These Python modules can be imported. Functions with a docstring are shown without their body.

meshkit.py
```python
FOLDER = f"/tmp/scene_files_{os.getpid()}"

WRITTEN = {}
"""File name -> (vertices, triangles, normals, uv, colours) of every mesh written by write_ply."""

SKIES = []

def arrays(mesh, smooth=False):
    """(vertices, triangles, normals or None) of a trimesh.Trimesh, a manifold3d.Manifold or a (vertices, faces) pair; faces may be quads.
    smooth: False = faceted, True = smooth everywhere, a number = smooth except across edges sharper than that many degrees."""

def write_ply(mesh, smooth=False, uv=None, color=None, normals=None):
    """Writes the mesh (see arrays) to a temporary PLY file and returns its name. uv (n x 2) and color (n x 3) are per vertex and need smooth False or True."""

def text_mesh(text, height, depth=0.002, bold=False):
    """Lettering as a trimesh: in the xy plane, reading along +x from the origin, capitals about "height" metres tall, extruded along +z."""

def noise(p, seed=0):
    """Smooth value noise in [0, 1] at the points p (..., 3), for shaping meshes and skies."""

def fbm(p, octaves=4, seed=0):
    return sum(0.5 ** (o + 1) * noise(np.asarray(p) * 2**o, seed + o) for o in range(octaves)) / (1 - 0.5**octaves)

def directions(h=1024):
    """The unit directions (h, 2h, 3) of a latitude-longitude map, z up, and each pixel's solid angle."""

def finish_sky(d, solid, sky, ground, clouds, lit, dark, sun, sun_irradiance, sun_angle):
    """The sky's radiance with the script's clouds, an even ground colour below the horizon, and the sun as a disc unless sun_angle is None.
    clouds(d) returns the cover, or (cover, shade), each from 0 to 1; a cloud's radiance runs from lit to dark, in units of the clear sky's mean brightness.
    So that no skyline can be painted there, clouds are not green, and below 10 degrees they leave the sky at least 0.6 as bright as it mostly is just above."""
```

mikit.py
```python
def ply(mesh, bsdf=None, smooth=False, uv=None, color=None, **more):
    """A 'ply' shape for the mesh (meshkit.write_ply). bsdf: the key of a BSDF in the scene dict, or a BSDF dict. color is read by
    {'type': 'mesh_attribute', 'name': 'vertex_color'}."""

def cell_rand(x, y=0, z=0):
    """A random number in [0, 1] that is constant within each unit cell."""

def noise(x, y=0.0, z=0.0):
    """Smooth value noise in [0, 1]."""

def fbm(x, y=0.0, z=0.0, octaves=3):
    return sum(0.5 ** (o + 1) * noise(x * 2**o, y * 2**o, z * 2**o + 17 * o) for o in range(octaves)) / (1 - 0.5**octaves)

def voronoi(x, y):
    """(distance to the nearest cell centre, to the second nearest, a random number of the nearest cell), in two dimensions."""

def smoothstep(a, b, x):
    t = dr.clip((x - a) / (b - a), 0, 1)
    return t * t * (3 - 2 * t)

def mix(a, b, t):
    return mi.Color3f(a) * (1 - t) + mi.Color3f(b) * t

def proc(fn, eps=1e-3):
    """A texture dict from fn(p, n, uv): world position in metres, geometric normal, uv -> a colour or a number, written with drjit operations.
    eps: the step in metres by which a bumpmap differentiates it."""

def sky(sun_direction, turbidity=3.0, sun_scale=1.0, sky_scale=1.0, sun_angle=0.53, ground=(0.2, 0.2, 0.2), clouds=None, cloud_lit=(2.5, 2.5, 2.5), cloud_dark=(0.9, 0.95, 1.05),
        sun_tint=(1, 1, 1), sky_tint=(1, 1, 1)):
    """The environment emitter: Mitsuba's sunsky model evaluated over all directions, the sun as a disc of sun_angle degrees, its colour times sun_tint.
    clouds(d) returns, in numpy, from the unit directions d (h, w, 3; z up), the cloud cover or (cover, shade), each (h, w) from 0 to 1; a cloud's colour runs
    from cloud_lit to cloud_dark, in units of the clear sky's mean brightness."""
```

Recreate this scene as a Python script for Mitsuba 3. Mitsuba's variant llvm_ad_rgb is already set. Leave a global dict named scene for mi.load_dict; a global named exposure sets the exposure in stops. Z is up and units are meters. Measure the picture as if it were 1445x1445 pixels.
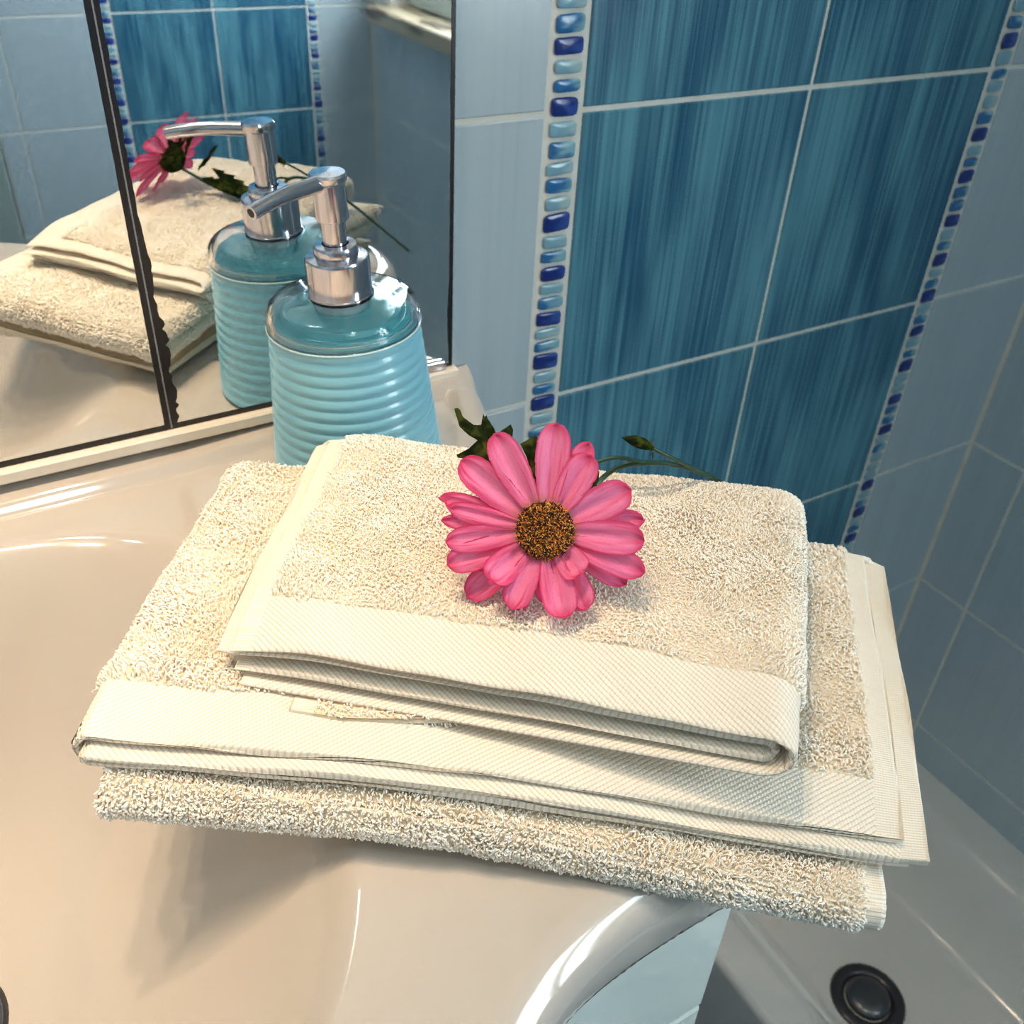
import math, random
import numpy as np, trimesh, drjit as dr, mitsuba as mi, mikit, meshkit
from mikit import proc, noise, fbm, smoothstep, mix, cell_rand
from scipy.interpolate import splprep, splev
from scipy.spatial import cKDTree
from scipy.ndimage import gaussian_filter
from mitsuba import ScalarTransform4f as T

rng = np.random.default_rng(7)
scene, labels = {}, {}
exposure = -0.42

# ------------------------------------------------------------------ camera
YAW, PITCH, ROLL, FPX = 0.57396, 0.62434, -0.05811, 1346.67
CAM = np.array([0.0, -0.51, 1.16])
F_ = np.array([math.sin(YAW) * math.cos(PITCH), math.cos(YAW) * math.cos(PITCH), -math.sin(PITCH)])
R0 = np.array([math.cos(YAW), -math.sin(YAW), 0.0])
D0 = np.cross(F_, R0)
R_ = math.cos(ROLL) * R0 + math.sin(ROLL) * D0
UP_ = -(-math.sin(ROLL) * R0 + math.cos(ROLL) * D0)
scene['camera'] = {
    'type': 'thinlens', 'fov': math.degrees(2 * math.atan(1445 / 2 / FPX)), 'fov_axis': 'x',
    'aperture_radius': 0.0008, 'focus_distance': 0.37, 'near_clip': 0.02, 'far_clip': 50.0,
    'to_world': T().look_at(origin=CAM.tolist(), target=(CAM + F_).tolist(), up=UP_.tolist())}

# ------------------------------------------------------------------ light
LAMP_RADIANCE = (1040.0, 770.0, 510.0)       # the warm globes of the mirror lamp
DAY_RADIANCE = (14.0, 16.2, 17.6)
CEILING_RADIANCE = (24.0, 25.0, 23.0)       # the opal ceiling lamp at the far end of the room              # daylight in the frosted window panes
LAMP_X = (-0.36, -0.22, -0.08, 0.06)
LAMP_Y, LAMP_Z = -0.13, 1.96

# ------------------------------------------------------------------ helpers
counts = {}


def key_for(name, parent=None):
    base = (parent + '__' if parent else '') + name
    n = counts.get(base, 0)
    counts[base] = n + 1
    return base if n == 0 else f'{base}_{n:03d}'


def put(name, mesh, bsdf, parent=None, smooth=False, **kw):
    k = key_for(name, parent)
    scene[k] = mikit.ply(mesh, bsdf, smooth=smooth, **kw)
    return k


def tag(k, label=None, cat=None, group=None, kind=None):
    d = {}
    if label: d['label'] = label
    if cat: d['category'] = cat
    if group: d['group'] = group
    if kind: d['kind'] = kind
    labels[k] = d


def struct(name, mesh, bsdf, smooth=False, label=None, **kw):
    k = put(name, mesh, bsdf, None, smooth, **kw)
    tag(k, label, None, None, 'structure')
    return k


def box(x0, x1, y0, y1, z0, z1, bevel=0.0):
    if bevel:
        import manifold3d as m3
        pts = []
        for x in (x0, x1):
            for y in (y0, y1):
                for z in (z0, z1):
                    sx, sy, sz = (bevel if x == x0 else -bevel), (bevel if y == y0 else -bevel), (bevel if z == z0 else -bevel)
                    pts += [(x, y + sy, z + sz), (x + sx, y, z + sz), (x + sx, y + sy, z)]
        h = trimesh.convex.convex_hull(np.array(pts))
        return h
    b = trimesh.creation.box((x1 - x0, y1 - y0, z1 - z0))
    b.apply_translation(((x0 + x1) / 2, (y0 + y1) / 2, (z0 + z1) / 2))
    return b


def join(ms):
    return trimesh.util.concatenate(ms)


def lathe(profile, n=64, cap=True):
    """Revolve (r, z) points around z."""
    p = np.array(profile, float)
    a = np.linspace(0, 2 * np.pi, n, endpoint=False)
    v = np.stack([p[None, :, 0] * np.cos(a)[:, None], p[None, :, 0] * np.sin(a)[:, None], np.repeat(p[None, :, 1], n, 0)], -1)
    m = len(p)
    i, j = np.meshgrid(np.arange(n), np.arange(m - 1), indexing='ij')
    a0, a1, b0, b1 = i * m + j, ((i + 1) % n) * m + j, i * m + j + 1, ((i + 1) % n) * m + j + 1
    f = np.concatenate([np.stack([a0, a1, b1], -1).reshape(-1, 3), np.stack([a0, b1, b0], -1).reshape(-1, 3)])
    return trimesh.Trimesh(v.reshape(-1, 3), f, process=False)


def tube(path, radii, n=8, caps=True):
    P = np.array(path, float)
    radii = np.broadcast_to(np.asarray(radii, float), (len(P),))
    tan = np.gradient(P, axis=0)
    tan /= np.linalg.norm(tan, axis=1, keepdims=True)
    ref = np.array([0.13, 0.31, 0.94])
    nrm = np.zeros_like(P)
    u = np.cross(tan[0], ref)
    u /= np.linalg.norm(u)
    for k in range(len(P)):
        u = u - tan[k] * (u @ tan[k])
        u /= np.linalg.norm(u)
        nrm[k] = u
    bi = np.cross(tan, nrm)
    a = np.linspace(0, 2 * np.pi, n, endpoint=False)
    v = P[:, None] + radii[:, None, None] * (np.cos(a)[None, :, None] * nrm[:, None] + np.sin(a)[None, :, None] * bi[:, None])
    m = len(P)
    i, j = np.meshgrid(np.arange(m - 1), np.arange(n), indexing='ij')
    q = np.stack([i * n + j, i * n + (j + 1) % n, (i + 1) * n + (j + 1) % n, (i + 1) * n + j], -1).reshape(-1, 4)
    f = np.concatenate([q[:, [0, 1, 2]], q[:, [0, 2, 3]]])
    v = v.reshape(-1, 3)
    if caps:
        v = np.vstack([v, P[0], P[-1]])
        c0, c1 = len(v) - 2, len(v) - 1
        jj = np.arange(n)
        f = np.vstack([f, np.stack([np.full(n, c0), (jj + 1) % n, jj], -1),
                       np.stack([np.full(n, c1), (m - 1) * n + jj, (m - 1) * n + (jj + 1) % n], -1)])
    return trimesh.Trimesh(v, f, process=False)


def spline(pts, n, per=False):
    pts = np.array(pts, float)
    tck, _ = splprep(pts.T, s=0, per=per, k=min(3, len(pts) - 1))
    return np.array(splev(np.linspace(0, 1, n, endpoint=not per), tck)).T


def snoise(seed, n=5, scale=1.0):
    """A smooth random function of two arrays, a sum of waves."""
    r = np.random.default_rng(seed)
    k = r.normal(0, scale, (n, 2)); ph = r.uniform(0, 6.28, n)
    return lambda a, b: sum(np.sin(k[i, 0] * a + k[i, 1] * b + ph[i]) for i in range(n)) / math.sqrt(n)


# ------------------------------------------------------------------ materials
def principled(color, rough, **kw):
    c = {'type': 'rgb', 'value': list(color)} if isinstance(color, (tuple, list)) else color
    return {'type': 'twosided', 'bsdf': {'type': 'principled', 'base_color': c, 'roughness': rough, **kw}}


def teal_fn(p, n, uv):
    h = p.x + p.y
    a = fbm(h * 420, p.z * 7, 3.0, octaves=3)
    b = noise(h * 1300, p.z * 16, 9.0)
    c = fbm(h * 38, p.z * 9, 5.0, octaves=3)
    t = dr.clip(0.52 * a + 0.20 * b + 0.55 * c - 0.12, 0, 1)
    t = smoothstep(0.2, 0.85, t)
    return mix((0.011, 0.076, 0.150), (0.112, 0.300, 0.380), t)


def white_tile_fn(p, n, uv):
    h = p.x + p.y
    a = fbm(h * 380, p.z * 6, 1.0, octaves=3)
    b = noise(h * 60, p.z * 5, 2.0)
    return mix((0.385, 0.46, 0.51), (0.465, 0.54, 0.585), dr.clip(0.6 * a + 0.4 * b, 0, 1))


def streak_h(p, n, uv):
    h = p.x + p.y
    return fbm(h * 420, p.z * 7, 3.0, octaves=2)


scene['m_teal'] = {'type': 'twosided', 'bsdf': {'type': 'bumpmap', 'arbitrary': proc(streak_h, 3e-4), 'scale': 0.00012,
                   'bsdf': {'type': 'principled', 'base_color': proc(teal_fn), 'roughness': 0.22, 'specular': 0.5}}}
scene['m_white_tile'] = {'type': 'twosided', 'bsdf': {'type': 'bumpmap', 'arbitrary': proc(streak_h, 3e-4), 'scale': 0.0001,
                         'bsdf': {'type': 'principled', 'base_color': proc(white_tile_fn), 'roughness': 0.2, 'specular': 0.5}}}
scene['m_grout'] = principled(proc(lambda p, n, uv: mix((0.66, 0.62, 0.55), (0.80, 0.77, 0.70), fbm((p.x + p.y) * 60, p.z * 60, 0.0))), 0.85)


def mosaic_mat(dark, light, seed):
    def fn(p, n, uv):
        s = fbm((p.x + p.y) * 90 + seed, p.z * 260, seed * 3.0, octaves=2)
        t = smoothstep(0.25, 0.75, uv.x * 0.8 + (s - 0.5) * 0.9)
        return mix(dark, light, t)
    return principled(proc(fn), 0.15, specular=0.6)


scene['m_mosaic_navy'] = mosaic_mat((0.006, 0.022, 0.16), (0.03, 0.075, 0.30), 1.0)
scene['m_mosaic_blue'] = mosaic_mat((0.02, 0.13, 0.32), (0.22, 0.42, 0.50), 2.0)
scene['m_mosaic_pale'] = mosaic_mat((0.20, 0.38, 0.48), (0.36, 0.50, 0.52), 3.0)


def ceramic_fn(p, n, uv):
    s = fbm(p.x * 9, p.y * 9, p.z * 9)
    return mix((0.465, 0.422, 0.378), (0.495, 0.452, 0.408), s)


scene['m_ceramic'] = principled(proc(ceramic_fn), 0.07, specular=0.55, clearcoat=0.6, clearcoat_gloss=0.95)
scene['m_tray'] = principled((0.66, 0.635, 0.60), 0.12, specular=0.5)
scene['m_cabinet'] = {'type': 'twosided', 'bsdf': {'type': 'bumpmap', 'scale': 0.0006,
                      'arbitrary': proc(lambda p, n, uv: fbm(p.x * 70, p.z * 110, p.y * 70, octaves=2), 1e-3),
                      'bsdf': {'type': 'principled', 'base_color': {'type': 'rgb', 'value': [0.78, 0.84, 0.79]}, 'roughness': 0.1, 'specular': 0.5}}}
scene['m_chrome'] = {'type': 'roughconductor', 'material': 'Cr', 'alpha': 0.02, 'distribution': 'ggx', 'specular_reflectance': {'type': 'rgb', 'value': [1.0, 1.0, 1.0]}}
scene['m_chrome'] = {'type': 'twosided', 'bsdf': scene['m_chrome']}
scene['m_mirror'] = {'type': 'twosided', 'bsdf': {'type': 'conductor', 'material': 'none', 'specular_reflectance': {'type': 'rgb', 'value': [0.90, 0.93, 0.93]}}}
scene['m_black'] = principled((0.006, 0.005, 0.006), 0.35)
scene['m_grey_edge'] = principled((0.22, 0.21, 0.22), 0.3)
scene['m_trim'] = principled((0.78, 0.69, 0.58), 0.35)
scene['m_dark_metal'] = principled((0.055, 0.052, 0.058), 0.25, metallic=0.6)
scene['m_dark_disc'] = principled((0.13, 0.125, 0.13), 0.25, metallic=0.9)
scene['m_white_paint'] = principled((0.62, 0.62, 0.60), 0.6)
scene['m_pvc'] = principled((0.66, 0.72, 0.64), 0.35)
scene['m_door'] = principled((0.28, 0.34, 0.33), 0.45)
scene['m_floor'] = principled(proc(lambda p, n, uv: mix((0.012, 0.03, 0.065), (0.03, 0.055, 0.10), fbm(p.x * 20, p.y * 20, 0.0))), 0.3)
scene['m_stone'] = principled(proc(lambda p, n, uv: mix((0.44, 0.34, 0.23), (0.10, 0.055, 0.03),
                    smoothstep(0.45, 0.72, fbm(p.y * 9, p.z * 40, p.x * 30, octaves=3)))), 0.3)
scene['m_shade'] = principled((0.10, 0.10, 0.10), 0.4)
scene['m_lamp_metal'] = principled((0.6, 0.6, 0.6), 0.2, metallic=1.0)

# towels


def cotton_fn(p, n, uv):
    s = fbm(p.x * 700, p.y * 700, p.z * 700, octaves=2)
    b = fbm(p.x * 25, p.y * 25, p.z * 25, octaves=2)
    return mix((0.78, 0.67, 0.50), (0.86, 0.77, 0.62), dr.clip(0.5 * s + 0.5 * b, 0, 1))


def terry_h(p, n, uv):
    return fbm(p.x * 900, p.y * 900, p.z * 900, octaves=2)


def twill_h(p, n, uv):
    u, v = uv.x * (2 * math.pi), uv.y * (2 * math.pi)
    w = 0.9 * (noise(uv.x * 260, uv.y * 260, 0.0) - 0.5)
    a = 0.5 + 0.5 * dr.sin(u / 0.0029 + v / 0.0023 + w)
    b = 0.5 + 0.5 * dr.sin(u / 0.0015 - v / 0.0042 + w)
    return dr.sqrt(a + 0.01) * (0.45 + 0.55 * b)


def twill_c(p, n, uv):
    t = dr.clip(twill_h(p, n, uv), 0, 1)
    return mix((0.68, 0.59, 0.47), (0.915, 0.855, 0.755), smoothstep(0.0, 0.62, t))


def rib_h(p, n, uv):
    u, v = uv.x * (2 * math.pi), uv.y * (2 * math.pi)
    return 0.5 + 0.4 * dr.sin(v / 0.0011) + 0.12 * dr.sin(u / 0.0012)


def rib_c(p, n, uv):
    return mix((0.75, 0.66, 0.53), (0.91, 0.85, 0.755), smoothstep(0.0, 0.7, rib_h(p, n, uv)))


def cloth(color, height, scale, eps):
    return {'type': 'twosided', 'bsdf': {'type': 'bumpmap', 'arbitrary': proc(height, eps), 'scale': scale,
            'bsdf': {'type': 'diffuse', 'reflectance': proc(color)}}}


scene['m_terry'] = cloth(cotton_fn, terry_h, 0.0012, 2e-4)
scene['m_twill'] = cloth(twill_c, twill_h, 0.0004, 1e-4)
scene['m_rib'] = cloth(rib_c, rib_h, 0.0002, 1e-4)
scene['m_pile'] = {'type': 'twosided', 'bsdf': {'type': 'diffuse', 'reflectance': {'type': 'rgb', 'value': [0.955, 0.913, 0.835]}}}

# flower


def petal_fn(p, n, uv):
    e = dr.abs(uv.x - 0.5) * 2
    vein = fbm(uv.x * 11, uv.y * 2.2, p.x * 40, octaves=3)
    sp = smoothstep(0.72, 0.8, noise(p.x * 2600, p.y * 2600, p.z * 2600))
    base = mix((0.72, 0.065, 0.19), (0.90, 0.25, 0.46), smoothstep(0.15, 0.75, 0.9 * vein + 0.25 * (1 - e)))
    edge = smoothstep(0.80, 1.0, dr.maximum(e, uv.y))
    base = mix(base, (0.60, 0.02, 0.10), 0.7 * edge)
    base = mix(base, (0.60, 0.05, 0.12), 0.25 * sp)
    root = 1 - smoothstep(0.02, 0.24, uv.y)
    return mix(base, (0.52, 0.22, 0.10), 0.85 * root)


scene['m_petal'] = {'type': 'principledthin', 'base_color': proc(petal_fn), 'roughness': 0.75, 'diff_trans': 0.5, 'spec_trans': 0.0}


def leaf_fn(p, n, uv):
    s = fbm(p.x * 300, p.y * 300, p.z * 300)
    t = smoothstep(0.35, 0.9, s)
    return mix((0.010, 0.018, 0.006), (0.085, 0.105, 0.022), t)


scene['m_leaf'] = {'type': 'principledthin', 'base_color': proc(leaf_fn), 'roughness': 0.7, 'diff_trans': 0.3, 'spec_trans': 0.0}
scene['m_stem'] = principled((0.012, 0.05, 0.025), 0.35)
scene['m_disc_base'] = principled((0.06, 0.018, 0.008), 0.9)
scene['m_grain_orange'] = principled((0.62, 0.22, 0.03), 0.7)
scene['m_grain_dark'] = principled((0.045, 0.013, 0.005), 0.8)
scene['m_grain_gold'] = principled((0.80, 0.46, 0.10), 0.6)

# dispenser


def liquid_fn(p, n, uv):
    return mix((0.21, 0.49, 0.60), (0.25, 0.55, 0.66), fbm(p.x * 30, p.y * 30, p.z * 30))


scene['m_turquoise'] = principled(proc(liquid_fn), 0.18, specular=0.5, clearcoat=0.8, clearcoat_gloss=0.95)
scene['m_teal_inner'] = principled((0.09, 0.48, 0.54), 0.12, specular=0.5, clearcoat=0.8)
scene['m_clear'] = {'type': 'dielectric', 'int_ior': 1.46, 'ext_ior': 1.0}
scene['m_frost_ring'] = principled((0.50, 0.66, 0.68), 0.12, specular=0.6, clearcoat=1.0)

# ================================================================== the room
XR, XL, YO, ZC = 0.942, -1.10, -1.63, 2.45
G = 0.0036                      # grout width
TT = 0.0016                      # how far the tiles stand out of the grout bed
ROWS = [0.018 + 0.2 * k for k in range(13)]


def tile_mesh(a0, a1, z0, z1, wall, ch=0.0008):
    """A pressed tile with a rounded edge. a = x on the back and front walls, y on the side walls."""
    pts = []
    for a, sa in ((a0, 1), (a1, -1)):
        for z, sz in ((z0, 1), (z1, -1)):
            pts += [(a, z, 0.0), (a, z, TT - ch), (a + sa * ch, z + sz * ch, TT)]
    h = trimesh.convex.convex_hull(np.array(pts))
    v = np.array(h.vertices)
    a, z, d = v[:, 0], v[:, 1], v[:, 2]
    w = {'back': np.stack([a, TT - d, z], -1), 'front': np.stack([a, YO - TT + d, z], -1),
         'right': np.stack([XR + TT - d, a, z], -1), 'left': np.stack([XL - TT + d, a, z], -1)}[wall]
    m = trimesh.Trimesh(w, h.faces, process=False)
    if m.volume < 0:
        m.invert()
    return m


def tiles(parent, name, bsdf, wall, cols, rows=ROWS, skip=None):
    for c0, c1 in cols:
        for r0, r1 in zip(rows[:-1], rows[1:]):
            r1 = min(r1, ZC)
            if skip and skip((c0 + c1) / 2, (r0 + r1) / 2):
                continue
            if c1 - c0 > 0.01:
                put(name, tile_mesh(c0 + G / 2, c1 - G / 2, r0 + G / 2, r1 - G / 2, wall), bsdf, parent)


def cuts(stops):
    return list(zip(stops[:-1], stops[1:]))


def mosaic(parent, wall, a0, a1, z0, z1, seed, flip=False):
    """A strip of little glazed cushions set in grout."""
    r = np.random.default_rng(seed)
    z, k = z0, int(r.integers(0, 3))
    kinds = []
    while z < z1:
        kind = ('navy', 'blue', 'pale')[k % 3] if r.random() > 0.16 else ('blue', 'pale')[int(r.integers(0, 2))]
        h = {'navy': r.uniform(0.0095, 0.0135), 'blue': r.uniform(0.0072, 0.0105), 'pale': r.uniform(0.0068, 0.0105)}[kind]
        lo, hi = a0 + r.uniform(0.0, 0.0016), a1 - r.uniform(0.0, 0.0008)
        n = 14
        t = np.linspace(0, 2 * np.pi, n, endpoint=False) + 0.2
        e = r.uniform(0.28, 0.5)
        sx = np.sign(np.cos(t)) * np.abs(np.cos(t)) ** e
        sz = np.sign(np.sin(t)) * np.abs(np.sin(t)) ** e
        sh = r.uniform(-0.0006, 0.0006)
        ca, cz = (lo + hi) / 2, z + h / 2
        rings = [(1.0, 0.0), (0.97, 0.0008), (0.84, 0.0013), (0.45, 0.0016)]
        P = np.concatenate([np.stack([ca + s * sx * (hi - lo) / 2, cz + s * sz * h / 2 + sh * sx, np.full(n, 0.0012 + d)], -1) for s, d in rings] + [[[ca, cz, 0.0029]]])
        f = []
        for q in range(len(rings) - 1):
            for i in range(n):
                i2 = (i + 1) % n
                f += [(q * n + i, q * n + i2, (q + 1) * n + i2), (q * n + i, (q + 1) * n + i2, (q + 1) * n + i)]
        q = len(rings) - 1
        f += [(q * n + i, q * n + (i + 1) % n, len(P) - 1) for i in range(n)]
        uvx = (P[:, 0] - a0) / (a1 - a0)
        if wall == 'back':
            V = np.stack([P[:, 0], 0.0006 - P[:, 2] + 0.0012, P[:, 1]], -1)
        else:
            V = np.stack([P[:, 0], YO - 0.0018 + P[:, 2], P[:, 1]], -1)
            f = [x[::-1] for x in f]
        put('mosaic_piece', trimesh.Trimesh(V, f, process=False), 'm_mosaic_' + kind, parent, True,
            uv=np.stack([1 - uvx if flip else uvx, P[:, 1] * 0], -1))
        z += h + r.uniform(0.0018, 0.0032)
        k += 1


# back wall, with the mirror
struct('wall_back', box(XL - 0.1, XR + 0.1, TT, 0.12, 0.0, ZC), 'm_grout')
tiles('wall_back', 'teal_tile', 'm_teal', 'back', [(0.364, 0.5625), (0.5625, 0.763)], ROWS[:10])
tiles('wall_back', 'white_tile', 'm_white_tile', 'back', cuts([XL, -0.861, -0.661, -0.461, -0.261, -0.061, 0.139, 0.3385]) + [(0.787, 0.941)], ROWS[:10])
mosaic('wall_back', 'back', 0.3405, 0.3618, 0.03, 1.36, 3)
mosaic('wall_back', 'back', 0.7660, 0.7850, 0.03, 1.30, 5)

# the wall across the room, seen in the mirror
ROWO = [z + 0.012 for z in ROWS]
DX = 0.157
struct('wall_front', join([box(DX, XR + 0.1, YO - 0.12, YO - TT, 0.0, ZC), box(XL - 0.1, -0.68, YO - 0.12, YO - TT, 0.0, ZC),
                           box(-0.68, DX, YO - 0.12, YO - TT, 2.05, ZC)]), 'm_grout')
tiles('wall_front', 'teal_tile', 'm_teal', 'front', [(0.401, 0.598), (0.598, 0.795)], ROWO[:10])
tiles('wall_front', 'white_tile', 'm_white_tile', 'front', [(DX + 0.001, 0.2), (0.2, 0.377), (0.818, 0.941)] + cuts([XL, -0.9, -0.68]), ROWO[:10])
mosaic('wall_front', 'front', 0.3795, 0.3995, 0.03, 1.20, 8)
mosaic('wall_front', 'front', 0.7965, 0.8165, 0.03, 1.20, 9)

# right wall with the window
WY0, WY1, WZ0, WZ1 = -1.54, -0.92, 0.838, 2.02
struct('wall_right', join([box(XR + TT, XR + 0.22, YO - 0.1, WY0, 0, ZC), box(XR + TT, XR + 0.22, WY1, 0.1, 0, ZC),
                           box(XR + TT, XR + 0.22, WY0, WY1, 0, WZ0 - 0.032), box(XR + TT, XR + 0.22, WY0, WY1, WZ1, ZC)]), 'm_grout')


def right_cols():
    st = [YO + 0.002, -1.469, -1.269, -1.069, -0.869, -0.669, -0.469, -0.269, -0.069, -0.001]
    return cuts(st)


for c0, c1 in right_cols():
    for r0, r1 in zip(ROWS[:9], ROWS[1:10]):
        for s0, s1 in ((r0, min(r1, WZ0 - 0.032)), (max(r0, WZ1), r1)) if (c1 > WY0 and c0 < WY1) else ((r0, r1),):
            if s1 - s0 > 0.02:
                put('white_tile', tile_mesh(c0 + G / 2, c1 - G / 2, s0 + G / 2, s1 - G / 2, 'right'), 'm_white_tile', 'wall_right')
# left wall
struct('wall_left', box(XL - 0.12, XL - TT, YO - 0.1, 0.1, 0, ZC), 'm_grout')
tiles('wall_left', 'white_tile', 'm_white_tile', 'left', cuts([YO + 0.002, -1.4, -1.2, -1.0, -0.8, -0.6, -0.4, -0.2, -0.001]), ROWS[:10])
struct('ceiling', box(XL - 0.2, XR + 0.25, YO - 0.15, 0.13, ZC, ZC + 0.1), 'm_white_paint')
struct('floor', box(XL - 0.2, XR + 0.25, YO - 0.15, 0.13, -0.1, -0.006), 'm_grout')
fx = [XL, -0.8, -0.5, -0.2, 0.1, 0.4, 0.52]
for x0, x1 in cuts(fx):
    for y0, y1 in cuts([YO, -1.4, -1.1, -0.8, -0.5, -0.2, -0.001]):
        put('floor_tile', box(x0 + 0.0015, x1 - 0.0015, y0 + 0.0015, y1 - 0.0015, -0.006, 0.0, 0.001), 'm_floor', 'floor')

# window and its stone sill
w = struct('window_1', join([box(XR + 0.045, XR + 0.10, WY0, WY0 + 0.06, WZ0, WZ1, 0.004), box(XR + 0.045, XR + 0.10, WY1 - 0.06, WY1, WZ0, WZ1, 0.004),
                             box(XR + 0.045, XR + 0.10, WY0 + 0.06, WY1 - 0.06, WZ0, WZ0 + 0.07, 0.004), box(XR + 0.045, XR + 0.10, WY0 + 0.06, WY1 - 0.06, WZ1 - 0.06, WZ1, 0.004),
                             box(XR + 0.045, XR + 0.10, (WY0 + WY1) / 2 - 0.03, (WY0 + WY1) / 2 + 0.03, WZ0 + 0.07, WZ1 - 0.06, 0.004)]), 'm_pvc')
wm = (WY0 + WY1) / 2
for y0, y1 in ((WY0 + 0.055, wm - 0.025), (wm + 0.025, WY1 - 0.055)):
    V = [(XR + 0.072, y0, WZ0 + 0.065), (XR + 0.072, y1, WZ0 + 0.065), (XR + 0.072, y1, WZ1 - 0.055), (XR + 0.072, y0, WZ1 - 0.055)]
    put('frosted_pane', trimesh.Trimesh(V, [(0, 2, 1), (0, 3, 2)], process=False), 'm_white_paint', w,
        emitter={'type': 'area', 'radiance': {'type': 'rgb', 'value': list(DAY_RADIANCE)}})
struct('trim_1', box(0.900, XR + 0.20, WY0 - 0.03, WY1 + 0.03, 0.8065, 0.838, 0.003), 'm_stone', label='brown veined stone window sill')

# door in the wall across the room
d = struct('door_1', box(-0.62, 0.097, YO - 0.075, YO - 0.035, 0.0, 1.98, 0.003), 'm_door')
put('frame', join([box(-0.68, -0.622, YO - 0.09, YO + 0.004, 0.0, 2.05, 0.003), box(0.099, 0.154, YO - 0.09, YO + 0.004, 0.0, 2.05, 0.003),
                   box(-0.622, 0.099, YO - 0.09, YO + 0.004, 1.982, 2.05, 0.003)]), 'm_door', d)
put('handle', tube(spline([(-0.56, YO - 0.035, 1.02), (-0.56, YO + 0.012, 1.02), (-0.53, YO + 0.018, 1.02), (-0.44, YO + 0.018, 1.018)], 24), 0.009, 10), 'm_chrome', d, True)

# ================================================================== mirror
MZ0, MZ1 = 0.8655, 1.86
MJ = 0.0885
MR = 0.2722


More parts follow.
